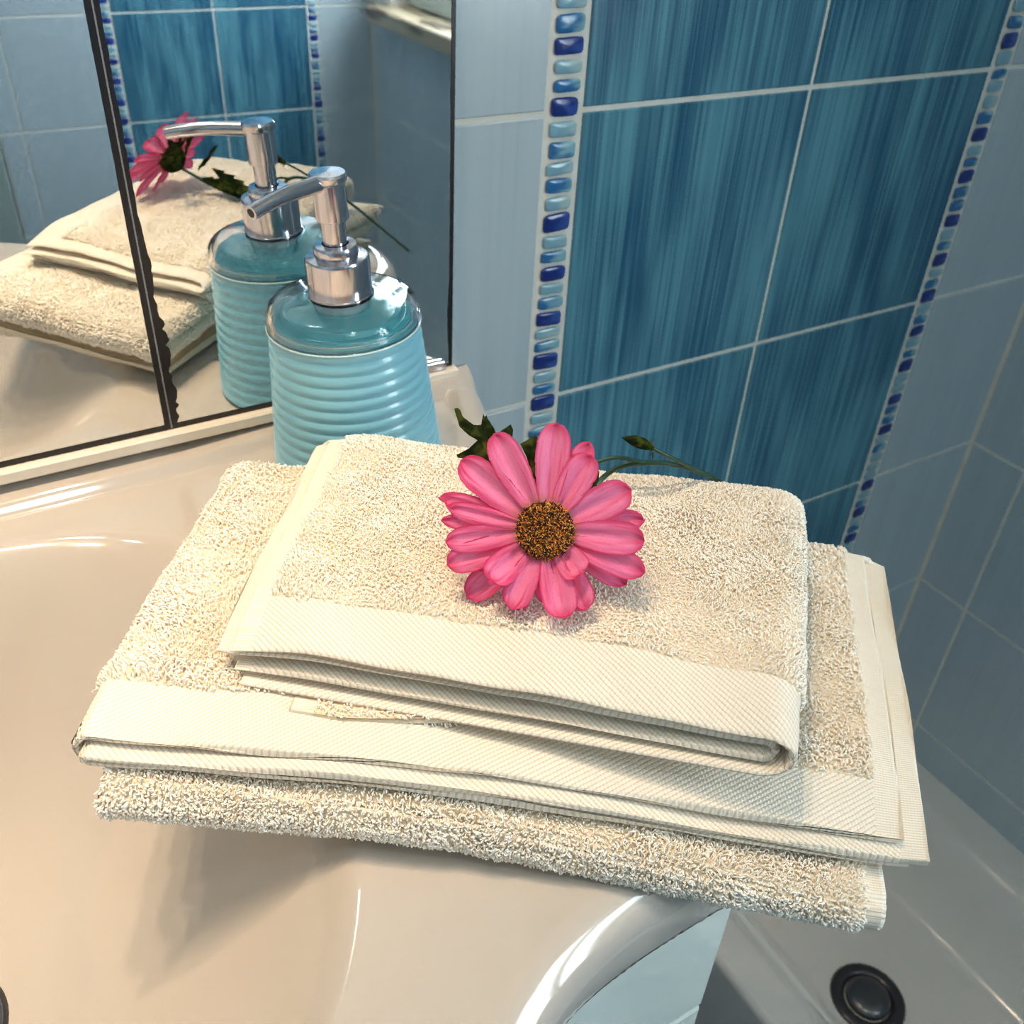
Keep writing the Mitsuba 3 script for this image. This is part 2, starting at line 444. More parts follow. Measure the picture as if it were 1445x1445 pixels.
def jag(a, z0, z1, w0, amp, seed, side, y, burst=()):
    """A ragged strip of blackened silvering along a vertical edge."""
    r = np.random.default_rng(seed)
    z = np.linspace(z0, z1, 420)
    wdt = w0 + amp * np.abs(np.convolve(r.normal(0, 1, 440), np.ones(6) / 4, 'same')[:420]) + amp * 0.5 * r.random(420)
    for b0, b1, ex in burst:
        wdt += ex * np.clip(1 - np.abs((z - (b0 + b1) / 2) / ((b1 - b0) / 2)), 0, 1) ** 0.6 * (0.5 + r.random(420) * 0.7)
    top = np.stack([a + side * wdt, np.full(420, y), z], -1)
    edge = np.stack([np.full(420, a), np.full(420, y), z], -1)
    n = 420
    V = np.concatenate([edge, top, edge + [0, 0.0004, 0], top + [0, 0.0004, 0]])
    i = np.arange(n - 1)
    f = np.concatenate([np.stack([i, i + 1, n + i + 1], -1), np.stack([i, n + i + 1, n + i], -1),
                        np.stack([n + i, n + i + 1, 3 * n + i + 1], -1), np.stack([n + i, 3 * n + i + 1, 3 * n + i], -1)])
    return trimesh.Trimesh(V, f, process=False)


YM = -0.0045
mL = put('mirror', box(-1.0, MJ - 0.0006, YM, -0.0003, MZ0, MZ1), 'm_mirror')
tag(mL, 'large frameless wall mirror panel at the left, above the bowl of the basin', 'mirror', 'mirror panels')
put('blackened_edge', join([jag(MJ - 0.0009, MZ0, MZ1, 0.0031, 0.00012, 21, -1, YM - 0.0005),
                            box(-1.0, MJ - 0.001, YM - 0.0005, YM - 0.0001, MZ0, MZ0 + 0.0030)]), 'm_black', mL)
put('glass_edge', box(MJ - 0.0009, MJ - 0.0001, YM - 0.0009, -0.0003, MZ0, MZ1), 'm_grey_edge', mL)
mR = put('mirror', box(MJ + 0.0006, MR, YM, -0.0003, MZ0, MZ1), 'm_mirror')
tag(mR, 'frameless wall mirror panel behind the soap dispenser, with a ragged black left edge', 'mirror', 'mirror panels')
put('blackened_edge', join([jag(MJ + 0.0001, MZ0, MZ1, 0.0020, 0.0005, 22, 1, YM - 0.0005, burst=((0.868, 0.900, 0.0040), (0.895, 0.945, 0.0042), (0.945, 0.975, 0.0022))),
                            jag(MR, MZ0, MZ1, 0.0022, 0.00022, 23, -1, YM - 0.0005, burst=((0.875, 0.925, 0.0014),)),
                            box(MJ, MR, YM - 0.0005, YM - 0.0001, MZ0, MZ0 + 0.0028)]), 'm_black', mR)
tr = put('mirror_rail', box(-1.0, MR + 0.003, -0.0105, -0.0003, 0.8572, 0.8650, 0.0012), 'm_trim')
tag(tr, 'slim cream rail that carries the mirror above the basin', 'rail')
put('clip', box(MR - 0.022, MR - 0.006, -0.0085, YM - 0.0006, 0.8652, 0.8705, 0.0008), 'm_chrome', tr)

# mirror lamp: a bar with four globes
lamp = put('mirror_lamp', box(min(LAMP_X) - 0.08, max(LAMP_X) + 0.08, -0.035, -0.0005, LAMP_Z - 0.03, LAMP_Z + 0.03, 0.006), 'm_lamp_metal')
tag(lamp, 'bar lamp with four warm spots above the mirror', 'lamp')
for x in LAMP_X:
    put('arm', tube([(x, -0.03, LAMP_Z), (x, LAMP_Y + 0.03, LAMP_Z)], 0.010, 12), 'm_lamp_metal', lamp, 40)
    cup = lathe([(0.010, 0.012), (0.030, 0.012), (0.032, 0.008), (0.032, -0.086), (0.0305, -0.087), (0.0295, -0.086), (0.0295, 0.0005), (0.0, 0.0005)], 40)
    cup.apply_translation((x, LAMP_Y, LAMP_Z))
    put('shade', cup, 'm_shade', lamp, 40)
    g = lathe([(0.0280, -0.0010), (0.0, -0.0012)], 32)
    g.apply_translation((x, LAMP_Y, LAMP_Z))
    if g.face_normals[0][2] > 0:
        g.invert()
    put('bulb', g, 'm_white_paint', lamp, False, emitter={'type': 'area', 'radiance': {'type': 'rgb', 'value': list(LAMP_RADIANCE)}})

# opal ceiling lamp
cl = put('ceiling_lamp', lathe([(0.0, ZC - 0.0005), (0.135, ZC - 0.0005), (0.135, ZC - 0.022), (0.122, ZC - 0.026), (0.0, ZC - 0.026)], 48).apply_translation((0.05, -0.95, 0)), 'm_lamp_metal', None, 40)
tag(cl, 'round opal ceiling lamp at the far end of the room', 'lamp')
g = lathe([(0.119, ZC - 0.028), (0.113, ZC - 0.045), (0.085, ZC - 0.062), (0.045, ZC - 0.071), (0.0, ZC - 0.073)], 48).apply_translation((0.05, -0.95, 0))
if g.face_normals[0] @ (g.triangles_center[0] - np.array([0.05, -0.95, ZC])) < 0:
    g.invert()
put('diffuser', g, 'm_white_paint', cl, True, emitter={'type': 'area', 'radiance': {'type': 'rgb', 'value': list(CEILING_RADIANCE)}})

# ================================================================== wash basin
DECK = 0.85
BC = np.array([-0.12, -0.225])
OUT = [(0.285, -0.0015), (0.281, -0.03), (0.272, -0.065), (0.276, -0.12), (0.300, -0.175), (0.334, -0.222), (0.352, -0.28), (0.338, -0.335),
       (0.285, -0.366), (0.22, -0.374), (0.16, -0.376), (0.115, -0.385), (0.06, -0.418), (-0.02, -0.455), (-0.12, -0.472), (-0.22, -0.455),
       (-0.30, -0.418), (-0.36, -0.385), (-0.42, -0.374), (-0.52, -0.366), (-0.60, -0.32), (-0.62, -0.2), (-0.61, -0.0015)]
front = spline(OUT, 700)
back = np.stack([np.linspace(-0.61, 0.285, 300)[1:-1], np.full(298, -0.0015)], -1)
ring = np.vstack([front, back])
seg = np.linalg.norm(np.diff(np.vstack([ring, ring[:1]]), axis=0), axis=1)
sarc = np.concatenate([[0], np.cumsum(seg)])
NTH = 1200
ss = np.linspace(0, sarc[-1], NTH, endpoint=False)
rc = np.vstack([ring, ring[:1]])
outl = np.stack([np.interp(ss, sarc, rc[:, k]) for k in range(2)], -1)
ftree = cKDTree(np.stack([np.interp(np.linspace(0, 699, 9000), np.arange(700), front[:, k]) for k in range(2)], -1))


def basin_z(P):
    x, y = P[:, 0], P[:, 1]
    d = ftree.query(P)[0]
    z = DECK + 0.05 * np.clip(x - 0.18, -0.09, 0.12)
    z -= 0.016 * np.clip((x - 0.10) / 0.24, 0, 1) ** 1.3 * np.clip((-y - 0.12) / 0.10, 0, 1)
    # raised lip along the wall and round the right corner
    sm = lambda a, b, t: (lambda q: q * q * (3 - 2 * q))(np.clip((t - a) / (b - a), 0, 1))
    z += 0.0065 * (1 - sm(0.016, 0.026, np.minimum(-y, 9))) * (1 - 0 * x)
    z += 0.0065 * (1 - sm(0.016, 0.026, d)) * sm(-0.075, -0.03, y) * sm(0.016, 0.03, -y) * (x > 0)
    # the bowl
    xs = x - BC[0] - 0.13 * (y - BC[1])
    rho = (np.abs(xs / 0.215) ** 2.9 + np.abs((y - BC[1] - 0.0) / 0.190) ** 2.9) ** (1 / 2.9)
    t = np.clip((rho - 0.12) / 0.86, 0, 1)
    z -= 0.118 * (1 - t ** 2.6) ** 1.6
    # rounded outer edge
    re = 0.017
    q = np.clip(d, 0, re)
    near_wall = sm(0.0, 0.03, -y)
    z -= (re - np.sqrt(np.maximum(re * re - (re - q) ** 2, 0))) * near_wall
    return z


ts = np.concatenate([np.linspace(0.02, 0.86, 110), np.linspace(0.865, 0.985, 46), 1 - 0.015 * (1 - np.linspace(0, 1, 22)[1:]) ** 1.5])
rows = [BC[None] + t * (outl - BC[None]) for t in ts]
V = [np.column_stack([r, basin_z(r)]) for r in rows]
ez = V[-1][:, 2]
for off, dz in ((0.0, -0.006), (-0.0008, -0.014), (-0.003, -0.022), (-0.0045, -0.0265), (-0.012, -0.030), (-0.03, -0.036), (-0.06, -0.046), (-0.10, -0.13)):
    inw = (BC[None] - outl) / np.linalg.norm(BC[None] - outl, axis=1, keepdims=True)
    V.append(np.column_stack([outl - inw * off, ez + dz]))
    V[-1][:, 1] = np.minimum(V[-1][:, 1], -0.0015)
nr = len(V)
V = np.vstack(V + [[[BC[0], BC[1], basin_z(BC[None])[0]]]])
i, j = np.meshgrid(np.arange(nr - 1), np.arange(NTH), indexing='ij')
a, b, c, d_ = i * NTH + j, i * NTH + (j + 1) % NTH, (i + 1) * NTH + (j + 1) % NTH, (i + 1) * NTH + j
f = np.concatenate([np.stack([a, c, b], -1).reshape(-1, 3), np.stack([a, d_, c], -1).reshape(-1, 3)])
jj = np.arange(NTH)
f = np.vstack([f, np.stack([np.full(NTH, len(V) - 1), jj, (jj + 1) % NTH], -1)])
bm = trimesh.Trimesh(V, f, process=False)
if bm.face_normals[-1][2] < 0:
    bm.invert()
basin = put('wash_basin', bm, 'm_ceramic', None, True)
tag(basin, 'glossy white ceramic wash basin with a wide bowl and a curved shelf under the towels', 'basin')
dz = float(basin_z(np.array([[-0.094, -0.224]]))[0])
dr_m = lathe([(0.0, 0.0065), (0.020, 0.006), (0.0235, 0.004), (0.0245, 0.0012), (0.0285, 0.0022), (0.031, 0.0012), (0.0318, -0.002)], 48)
dr_m.apply_translation((-0.094, -0.224, dz + 0.001))
dk = put('drain', dr_m, 'm_dark_metal', basin, True)
tag(dk, 'dark metal drain')

# vanity under the basin
CZ = 0.806
cab = put('vanity_cabinet', join([box(-0.56, -0.542, -0.312, -0.002, 0.12, CZ, 0.002), box(0.254, 0.272, -0.312, -0.002, 0.12, CZ, 0.002),
                                  box(-0.542, 0.254, -0.312, -0.002, 0.12, 0.14, 0.002), box(-0.542, 0.254, -0.016, -0.002, 0.14, CZ, 0.002)]), 'm_cabinet')
tag(cab, 'glossy white vanity cabinet under the wash basin', 'cabinet')
put('front_panel', box(0.105, 0.273, -0.331, -0.3135, 0.588, 0.795, 0.0015), 'm_cabinet', cab)
for x0, x1, z0, z1 in ((-0.56, 0.102, 0.588, 0.715), (-0.56, -0.145, 0.125, 0.5835), (-0.142, 0.273, 0.125, 0.5835)):
    put('drawer', box(x0, x1, -0.331, -0.3135, z0, z1, 0.0015), 'm_cabinet', cab)
for x in (-0.50, 0.21):
    for y in (-0.27, -0.05):
        put('leg', lathe([(0.0, 0.0), (0.018, 0.0), (0.016, 0.06), (0.018, 0.12), (0, 0.12)], 20).apply_translation((x, y, 0.0)), 'm_lamp_metal', cab, 40)

# ================================================================== shower tray
TX0, TX1, TY0, TY1, TZ = 0.520, XR - 0.0006, -0.80, -0.0006, 0.165


def tray_z(x, y):
    d = np.minimum(np.minimum(x - TX0, TX1 - x), np.minimum(y - TY0, TY1 - y))
    rim = 0.042
    z = np.full_like(x, TZ)
    re = 0.012
    dl = np.clip(np.minimum(x - TX0, y - TY0), 0, re)
    z -= re - np.sqrt(np.maximum(re * re - (re - dl) ** 2, 0))
    ax, ay = np.abs(x - (TX0 + TX1) / 2), np.abs(y - (TY0 + TY1) / 2)
    hx, hy, cr = (TX1 - TX0) / 2 - rim, (TY1 - TY0) / 2 - rim, 0.09
    qx, qy = ax - hx + cr, ay - hy + cr
    sd = np.hypot(np.maximum(qx, 0), np.maximum(qy, 0)) + np.minimum(np.maximum(qx, qy), 0) - cr
    t = np.clip(-sd / 0.085, 0, 1)
    z -= 0.085 * (t * t * (3 - 2 * t)) + 0.012 * np.clip(-sd / 0.2, 0, 1)
    return z


def axis(a, b, n, re):
    e = np.linspace(0, 1, 9)[:-1] ** 2 * re
    return np.unique(np.concatenate([a + e, np.linspace(a + re, b - re, n), b - e]))


gx, gy = axis(TX0, TX1, 90, 0.012), axis(TY0, TY1, 150, 0.012)
X, Y = np.meshgrid(gx, gy, indexing='ij')
Z = tray_z(X, Y)
nx, ny = X.shape
V = np.stack([X, Y, Z], -1).reshape(-1, 3)
i, j = np.meshgrid(np.arange(nx - 1), np.arange(ny - 1), indexing='ij')
a = i * ny + j
f = np.concatenate([np.stack([a, a + ny, a + ny + 1], -1).reshape(-1, 3), np.stack([a, a + ny + 1, a + 1], -1).reshape(-1, 3)])
loop = np.concatenate([np.arange(nx) * ny, (nx - 1) * ny + np.arange(1, ny), np.arange(nx - 2, -1, -1) * ny + ny - 1, np.arange(ny - 2, 0, -1)])
nb = len(V)
V = np.vstack([V, np.column_stack([V[loop][:, :2], np.zeros(len(loop))])])
k = np.arange(len(loop)); k2 = (k + 1) % len(loop)
f = np.vstack([f, np.stack([loop[k], nb + k, nb + k2], -1), np.stack([loop[k], nb + k2, loop[k2]], -1)])
tray = put('shower_tray', trimesh.Trimesh(V, f, process=False), 'm_tray', None, 50)
tag(tray, 'white shower tray with a dark round drain in the corner by the tiled wall', 'shower tray')
DXY = (0.690, -0.262)
tz = float(tray_z(np.array([DXY[0]]), np.array([DXY[1]]))[0])
m = lathe([(0.0265, 0.001), (0.029, 0.0045), (0.033, 0.0055), (0.040, 0.0048), (0.0425, 0.002), (0.043, -0.001)], 64).apply_translation((*DXY, tz + 0.001))
dk = put('drain', m, 'm_dark_metal', tray, True)
tag(dk, 'dark round drain with a domed cap')
m = lathe([(0.0, 0.0125), (0.012, 0.0120), (0.020, 0.0105), (0.0245, 0.0075), (0.0255, 0.004), (0.0250, 0.0)], 64).apply_translation((*DXY, tz + 0.001))
put('cap', m, 'm_dark_disc', dk, True)

# ================================================================== soap dispenser
base = np.array([0.1825, -0.0565, DECK + 0.0015])
TILT = T().translate(base.tolist()).rotate([0, 1, 0], -3.1)
R_TILT = trimesh.transformations.rotation_matrix(math.radians(-3.1), [0, 1, 0])


def disp(mesh):
    mesh.apply_transform(R_TILT)
    mesh.apply_translation(base)
    return mesh


sd_ = 'soap_dispenser'
tag(sd_, 'turquoise ribbed soap dispenser with a chrome pump standing at the mirror', 'soap dispenser')
counts[sd_] = 1
HB = 0.0860                                     # top of the ribbed body
prof = [(0.0, 0.0), (0.046, 0.0)]
rb = lambda z: 0.0496 - (0.0496 - 0.0412) * (z / 0.083) ** 0.9
zz = np.linspace(0.0015, HB, 150)
for z in zz:
    ph = (z / 0.0067) % 1.0
    prof.append((rb(z) - 0.0010 * (1 - abs(math.sin(math.pi * ph)) ** 0.7), z))
prof += [(0.0392, HB + 0.0008), (0.036, HB + 0.001)]
put('body', disp(lathe(prof, 128)), 'm_turquoise', sd_, True)
put('inner_cup', disp(lathe([(0.0375, HB + 0.0009), (0.0368, HB + 0.0040), (0.0345, HB + 0.0052), (0.0338, HB + 0.0046), (0.0330, HB + 0.0052),
                             (0.0318, HB + 0.0072), (0.0305, HB + 0.0074), (0.0295, HB + 0.0068), (0.0285, HB + 0.0072), (0.020, HB + 0.0082), (0.0, HB + 0.0085)], 128)), 'm_teal_inner', sd_, True)
sh = [(0.0415, HB + 0.0004), (0.0414, HB + 0.0040), (0.0409, HB + 0.0075), (0.0397, HB + 0.0103), (0.0375, HB + 0.0124), (0.0340, HB + 0.0137), (0.0190, HB + 0.0160), (0.0176, HB + 0.0160),
      (0.0176, HB + 0.0140), (0.0190, HB + 0.0138), (0.0335, HB + 0.0116), (0.0362, HB + 0.0103), (0.0378, HB + 0.0080), (0.0384, HB + 0.0050), (0.0386, HB + 0.0004), (0.0415, HB + 0.0004)]
put('clear_shoulder', disp(lathe(sh, 128)), 'm_clear', sd_, 30)
for rr, z0, w in ((0.0413, HB - 0.0002, 0.0006), (0.0372, HB + 0.0030, 0.0004)):
    t = np.linspace(0, 2 * np.pi, 97)
    put('clear_ring', disp(tube(np.stack([rr * np.cos(t), rr * np.sin(t), np.full(97, z0)], -1), w, 8, False)), 'm_frost_ring', sd_, True)
put('neck', disp(lathe([(0.0142, HB + 0.008), (0.0142, HB + 0.020)], 48)), 'm_frost_ring', sd_, True)
Z0 = HB + 0.0148
put('collar', disp(lathe([(0.0, Z0), (0.0166, Z0), (0.0172, Z0 + 0.0008), (0.0172, Z0 + 0.0022), (0.0168, Z0 + 0.0026), (0.0168, Z0 + 0.0205), (0.0160, Z0 + 0.0222),
                          (0.0125, Z0 + 0.0226), (0.0110, Z0 + 0.0230)], 96)), 'm_chrome', sd_, 35)
put('collar_ring', disp(lathe([(0.0114, Z0 + 0.0226), (0.0116, Z0 + 0.0236), (0.0116, Z0 + 0.0272), (0.0108, Z0 + 0.0284), (0.0070, Z0 + 0.0288)], 72)), 'm_chrome', sd_, 35)
Z1 = Z0 + 0.0288
put('pump_stem', disp(lathe([(0.0063, Z1 - 0.002), (0.0063, Z1 + 0.016)], 48)), 'm_chrome', sd_, 35)
Z2 = Z1 + 0.0125
hd = put('pump_head', disp(lathe([(0.0060, Z2), (0.0080, Z2), (0.0083, Z2 + 0.0006), (0.0083, Z2 + 0.0185), (0.0094, Z2 + 0.0200), (0.0096, Z2 + 0.0224), (0.0088, Z2 + 0.0236), (0.0, Z2 + 0.0242)], 72)), 'm_chrome', sd_, 35)
sdir = np.array([-0.0455, -0.021]); sdir /= np.linalg.norm(sdir)
sp = [np.array([sdir[0] * s, sdir[1] * s, z]) for s, z in ((0.004, Z2 + 0.0192), (0.012, Z2 + 0.0197), (0.020, Z2 + 0.0201), (0.0265, Z2 + 0.0203), (0.033, Z2 + 0.0202), (0.042, Z2 + 0.0196), (0.0515, Z2 + 0.0184))]
sp = spline(sp, 30)
put('spout', disp(tube(sp, np.linspace(0.0042, 0.0035, 30), 20)), 'm_chrome', hd, 40)
e = (sp[-1] - sp[-2]) / np.linalg.norm(sp[-1] - sp[-2])
put('spout_hole', disp(tube([sp[-1] - e * 0.0005, sp[-1] + e * 0.0001], 0.0022, 16)), 'm_black', hd)

# ================================================================== towels
PILE = []


def grid_faces(n, m, off=0, flip=False):
    i, j = np.meshgrid(np.arange(n - 1), np.arange(m - 1), indexing='ij')
    a = i * m + j + off
    q = np.stack([a, a + m, a + m + 1, a + 1], -1).reshape(-1, 4)
    if flip:
        q = q[:, ::-1]
    return q


def tufts(P, N, length, rad, seed, lean=0.8, comb=None, comb_w=0.0):
    """Little bent loops of yarn standing on the points P along the normals N, as one mesh."""
    r = np.random.default_rng(seed)
    n = len(P)
    t = r.normal(0, 1, (n, 3))
    if comb is not None:
        t = t + comb * comb_w
    t -= N * np.sum(t * N, 1, keepdims=True)
    t /= np.linalg.norm(t, axis=1, keepdims=True) + 1e-9
    s = np.cross(N, t)
    L = length * r.uniform(0.75, 1.25, (n, 1))
    ln = lean * r.uniform(0.3, 1.3, (n, 1))
    curl = r.uniform(-0.5, 0.5, (n, 1))
    c0 = P - N * L * 0.15
    c1 = P + N * L * 0.50 + t * L * ln * 0.35 + s * L * curl * 0.2
    c2 = P + N * L * 0.80 + t * L * ln * 0.95 + s * L * curl * 0.55
    c3 = P + N * L * 0.62 + t * L * ln * 1.45 + s * L * curl * 0.75
    C = np.stack([c0, c1, c2, c3], 1)
    tan = np.gradient(C, axis=1)
    tan /= np.linalg.norm(tan, axis=2, keepdims=True)
    u = np.cross(tan, s[:, None] * 0.9 + N[:, None] * 0.2)
    u /= np.linalg.norm(u, axis=2, keepdims=True) + 1e-9
    w = np.cross(tan, u)
    R = rad * r.uniform(0.8, 1.25, (n, 1)) * np.array([[1.0, 1.05, 1.0, 0.55]])
    ang = np.array([0, 2 * np.pi / 3, 4 * np.pi / 3])
    ringv = C[:, :, None] + R[:, :, None, None] * (np.cos(ang)[None, None, :, None] * u[:, :, None] + np.sin(ang)[None, None, :, None] * w[:, :, None])
    V = ringv.reshape(-1, 3)
    f = []
    for q in range(3):
        for k in range(3):
            k2 = (k + 1) % 3
            f += [(q * 3 + k, q * 3 + k2, q * 3 + 3 + k2), (q * 3 + k, q * 3 + 3 + k2, q * 3 + 3 + k)]
    f += [(9, 10, 11)]
    f = (np.array(f)[None] + 12 * np.arange(n)[:, None, None]).reshape(-1, 3)
    return V, f


def sample(V, F, density, r):
    v0, v1, v2 = V[F[:, 0]], V[F[:, 1]], V[F[:, 2]]
    cr = np.cross(v1 - v0, v2 - v0)
    ar = np.linalg.norm(cr, axis=1) / 2
    n = int(ar.sum() * density)
    if n == 0:
        return np.zeros((0, 3)), np.zeros((0, 3))
    pick = np.searchsorted(np.cumsum(ar) / ar.sum(), (np.arange(n) + r.random(n)) / n)
    pick = np.minimum(pick, len(F) - 1)
    a, b = r.random(n), r.random(n)
    sw = a + b > 1
    a, b = np.where(sw, 1 - a, a), np.where(sw, 1 - b, b)
    P = v0[pick] + a[:, None] * (v1 - v0)[pick] + b[:, None] * (v2 - v0)[pick]
    N = cr[pick] / (np.linalg.norm(cr[pick], axis=1, keepdims=True) + 1e-12)
    return P, N


def slab_sheet(mid, nrm, thick, su, sv, region, warp, name, parent, pile=None, seed=0, taper=True):
    """A thick cloth sheet. mid, nrm: (n, m, 3) middle surface and normals in towel space; su, sv: cloth coordinates (n, m);
    region: (n, m) ints 0 terry, 1 woven border, 2 selvedge. thick: (n, m)."""
    n, m = su.shape
    A, B = warp(mid + nrm * thick[..., None] / 2), warp(mid - nrm * thick[..., None] / 2)
    V = np.vstack([A.reshape(-1, 3), B.reshape(-1, 3)])
    uv = np.tile(np.stack([su, sv], -1).reshape(-1, 2), (2, 1))
    qa, qb = grid_faces(n, m), grid_faces(n, m, n * m, True)
    rg = region[:-1, :-1].reshape(-1)
    rim, rr = [], []
    nm = n * m
    for line, reg in ((np.arange(m), region[0]), ((n - 1) * m + np.arange(m), region[-1]), (np.arange(n) * m, region[:, 0]), (np.arange(n) * m + m - 1, region[:, -1])):
        p, q = line[:-1], line[1:]
        rim.append(np.stack([p, q, q + nm, p + nm], -1)); rr.append(reg[:-1])
    # rims get a rounded bead
    Q = np.vstack([qa, qb] + rim)
    RG = np.concatenate([rg, rg] + rr)
    tri = np.vstack([Q[:, [0, 1, 2]], Q[:, [0, 2, 3]]])
    RT = np.concatenate([RG, RG])
    test = trimesh.Trimesh(V, tri, process=False)
    for reg, nm_, mat in ((0, name, 'm_terry'), (1, 'woven_border', 'm_twill'), (2, 'selvedge', 'm_rib')):
        sel = tri[RT == reg]
        if len(sel) == 0:
            continue
        used, inv = np.unique(sel, return_inverse=True)
        put(nm_, trimesh.Trimesh(V[used], inv.reshape(-1, 3), process=False), mat, parent, True, uv=uv[used])
    if pile:
        for side, dens, mask in pile:
            q = qa if side == 0 else qb
            keep = (rg == 0) & mask[:-1, :-1].reshape(-1)
            q = q[keep]
            tr_ = np.vstack([q[:, [0, 1, 2]], q[:, [0, 2, 3]]])
            r = np.random.default_rng(seed + 11 * side)
            P, N = sample(V, tr_, dens, r)
            if len(P):
                # outward: away from the sheet's middle
                d = cKDTree(warp(mid).reshape(-1, 3)).query(P)[1]
                o = P - warp(mid).reshape(-1, 3)[d]
                N = np.where(np.sum(N * o, 1, keepdims=True) < 0, -N, N)
                PILE.append((parent, P, N))
    return V


def bilinear(FL, FR, BL, BR, Lu, Lv):
    FL, FR, BL, BR = map(np.array, (FL, FR, BL, BR))

    def g(u, v):
        a, b = (u / Lu)[..., None], (v / Lv)[..., None]
        return FL * (1 - a) * (1 - b) + FR * a * (1 - b) + BL * (1 - a) * b + BR * a * b
    return g


def u_fold(L, W, H, D, ends, starts, nb=0, mirror=False, n1=90, n2=22, m1=64, m2=14):
    """A cloth folded first round one side (a U seen from the front), then over at the back. Returns middle surface, normals, cloth coordinates and layer index."""
    R = H / 2
    ed = np.array([0, 0.0004, 0.0016, 0.0036, 0.0064, 0.010, 0.0145]); gq = np.concatenate([ed, 0.0145 + (1 - 0.0145) * np.linspace(0, 1, m1 + 1)[1:] ** 1.15])
    q = np.concatenate([gq, 1 + np.linspace(0, 1, m2 + 2)[1:-1], 2 + 1 - gq[::-1]])
    gp = np.concatenate([ed * 0.7, ed[-1] * 0.7 + (1 - ed[-1] * 0.7) * np.linspace(0, 1, n1)[1:]])
    p = np.concatenate([gp, 1 + np.linspace(0, 1, n2 + 2)[1:-1], 2 + 1 - gp[::-1]])
    Pg, Qg = np.meshgrid(p, q, indexing='ij')
    mid = np.zeros(Pg.shape + (3,)); nrm = np.zeros_like(mid)
    outer = Qg <= 1
    ph = np.clip(Qg - 1, 0, 1) * np.pi
    d = np.where(Qg <= 1, 0, np.where(Qg >= 2, D, D / 2 * (1 - np.cos(ph))))
    blend = np.clip(Qg - 1, 0, 1)
    st = lambda k: starts[k][0] * (1 - blend) + starts[k][1] * blend
    s_top, s_bot = ends[0] * (1 - blend) + ends[1] * blend, ends[3] * (1 - blend) + ends[2] * blend
    uc = L - R
    th = np.clip(Pg - 1, 0, 1) * np.pi
    on_top, on_bot = Pg <= 1, Pg >= 2
    bu = np.where(on_top, s_top + (uc - s_top) * Pg, np.where(on_bot, uc + (s_bot - uc) * (Pg - 2), uc + R * np.sin(th)))
    bz = np.where(on_top, H, np.where(on_bot, 0, R + R * np.cos(th)))
    nu, nz = np.where(on_top | on_bot, 0, np.sin(th)), np.where(on_top, 1, np.where(on_bot, -1, np.cos(th)))
    vend = W - D / 2
    pb = np.clip(Pg - 1, 0, 1)
    v0o = starts[0] * (1 - pb) + starts[3] * pb
    v0i = starts[1] * (1 - pb) + starts[2] * pb
    v = np.where(Qg <= 1, v0o + (vend - v0o) * np.clip(Qg, 0, 1), np.where(Qg >= 2, vend + (v0i - vend) * np.clip(Qg - 2, 0, 1), vend + D / 2 * np.sin(ph)))
    mid[..., 0] = bu - nu * d
    mid[..., 1] = v
    mid[..., 2] = bz - nz * d
    cs, sn = np.where(Qg <= 1, 1, np.where(Qg >= 2, -1, np.cos(ph))), np.where((Qg > 1) & (Qg < 2), np.sin(ph), 0)
    nrm[..., 0], nrm[..., 1], nrm[..., 2] = nu * cs, sn, nz * cs
    edge_v = np.where(Qg <= 1.5, v - v0o, v - v0i)
    edge_u = np.where(Pg <= 1.5, bu - s_top, bu - s_bot)
    if mirror:
        mid[..., 0] = L - mid[..., 0]
        nrm[..., 0] *= -1
    su = np.where(on_top, bu, np.where(on_bot, uc + np.pi * R + (uc - bu), uc + R * th))          # lengths along the cloth
    sv = np.where(Qg <= 1, v, np.where(Qg >= 2, vend + np.pi * D / 2 + (vend - v), vend + D / 2 * ph))
    return mid, nrm, su, sv, edge_u, edge_v, Pg, Qg


def round_edge(th, eu, ev, r=0.0013):
    e = np.minimum(eu, ev)
    return th * np.clip(np.sqrt(np.maximum(1 - (1 - np.clip(e / r, 0, 1)) ** 2, 0)), 0.12, 1)


# --- the small folded towel on top
H_T = 0.0205
FL, FR, BL, BR = (0.0535, -0.236), (0.2085, -0.378), (0.1445, -0.114), (0.316, -0.270)
Lu, Lv = 0.2106, 0.153
g_top = bilinear(FL, FR, BL, BR, Lu, Lv)
Z_TOP = 0.8884
wv1, wv2, wv3 = snoise(1, 6, 45), snoise(2, 6, 80), snoise(3, 5, 30)


def warp_top(Pt):
    u, v, z = Pt[..., 0], Pt[..., 1], Pt[..., 2]
    xy = g_top(u, v)
    h = z / H_T
    dz = h * (0.0018 * wv1(u, v) + 0.0008 * wv2(u, v)) + 0.0012 * wv3(u * 1.4 + 70 * z, v) * np.sin(np.clip(h, 0, 1) * np.pi)
    fr = np.clip(1 - v / 0.030, 0, 1)
    dz -= h * 0.0050 * fr ** 1.6                                    # the woven border dips at the front
    bk = np.clip((v - 0.120) / 0.033, 0, 1)
    dz -= h * 0.0035 * bk ** 2
    lf = np.clip(1 - u / 0.03, 0, 1)
    dz -= h * 0.0045 * lf ** 1.7
    dz += (0.0045 + h * 0.0005) * np.clip(u / Lu, 0, 1)              # higher towards the fold
    return np.concatenate([xy, (Z_TOP + z + dz)[..., None]], -1)


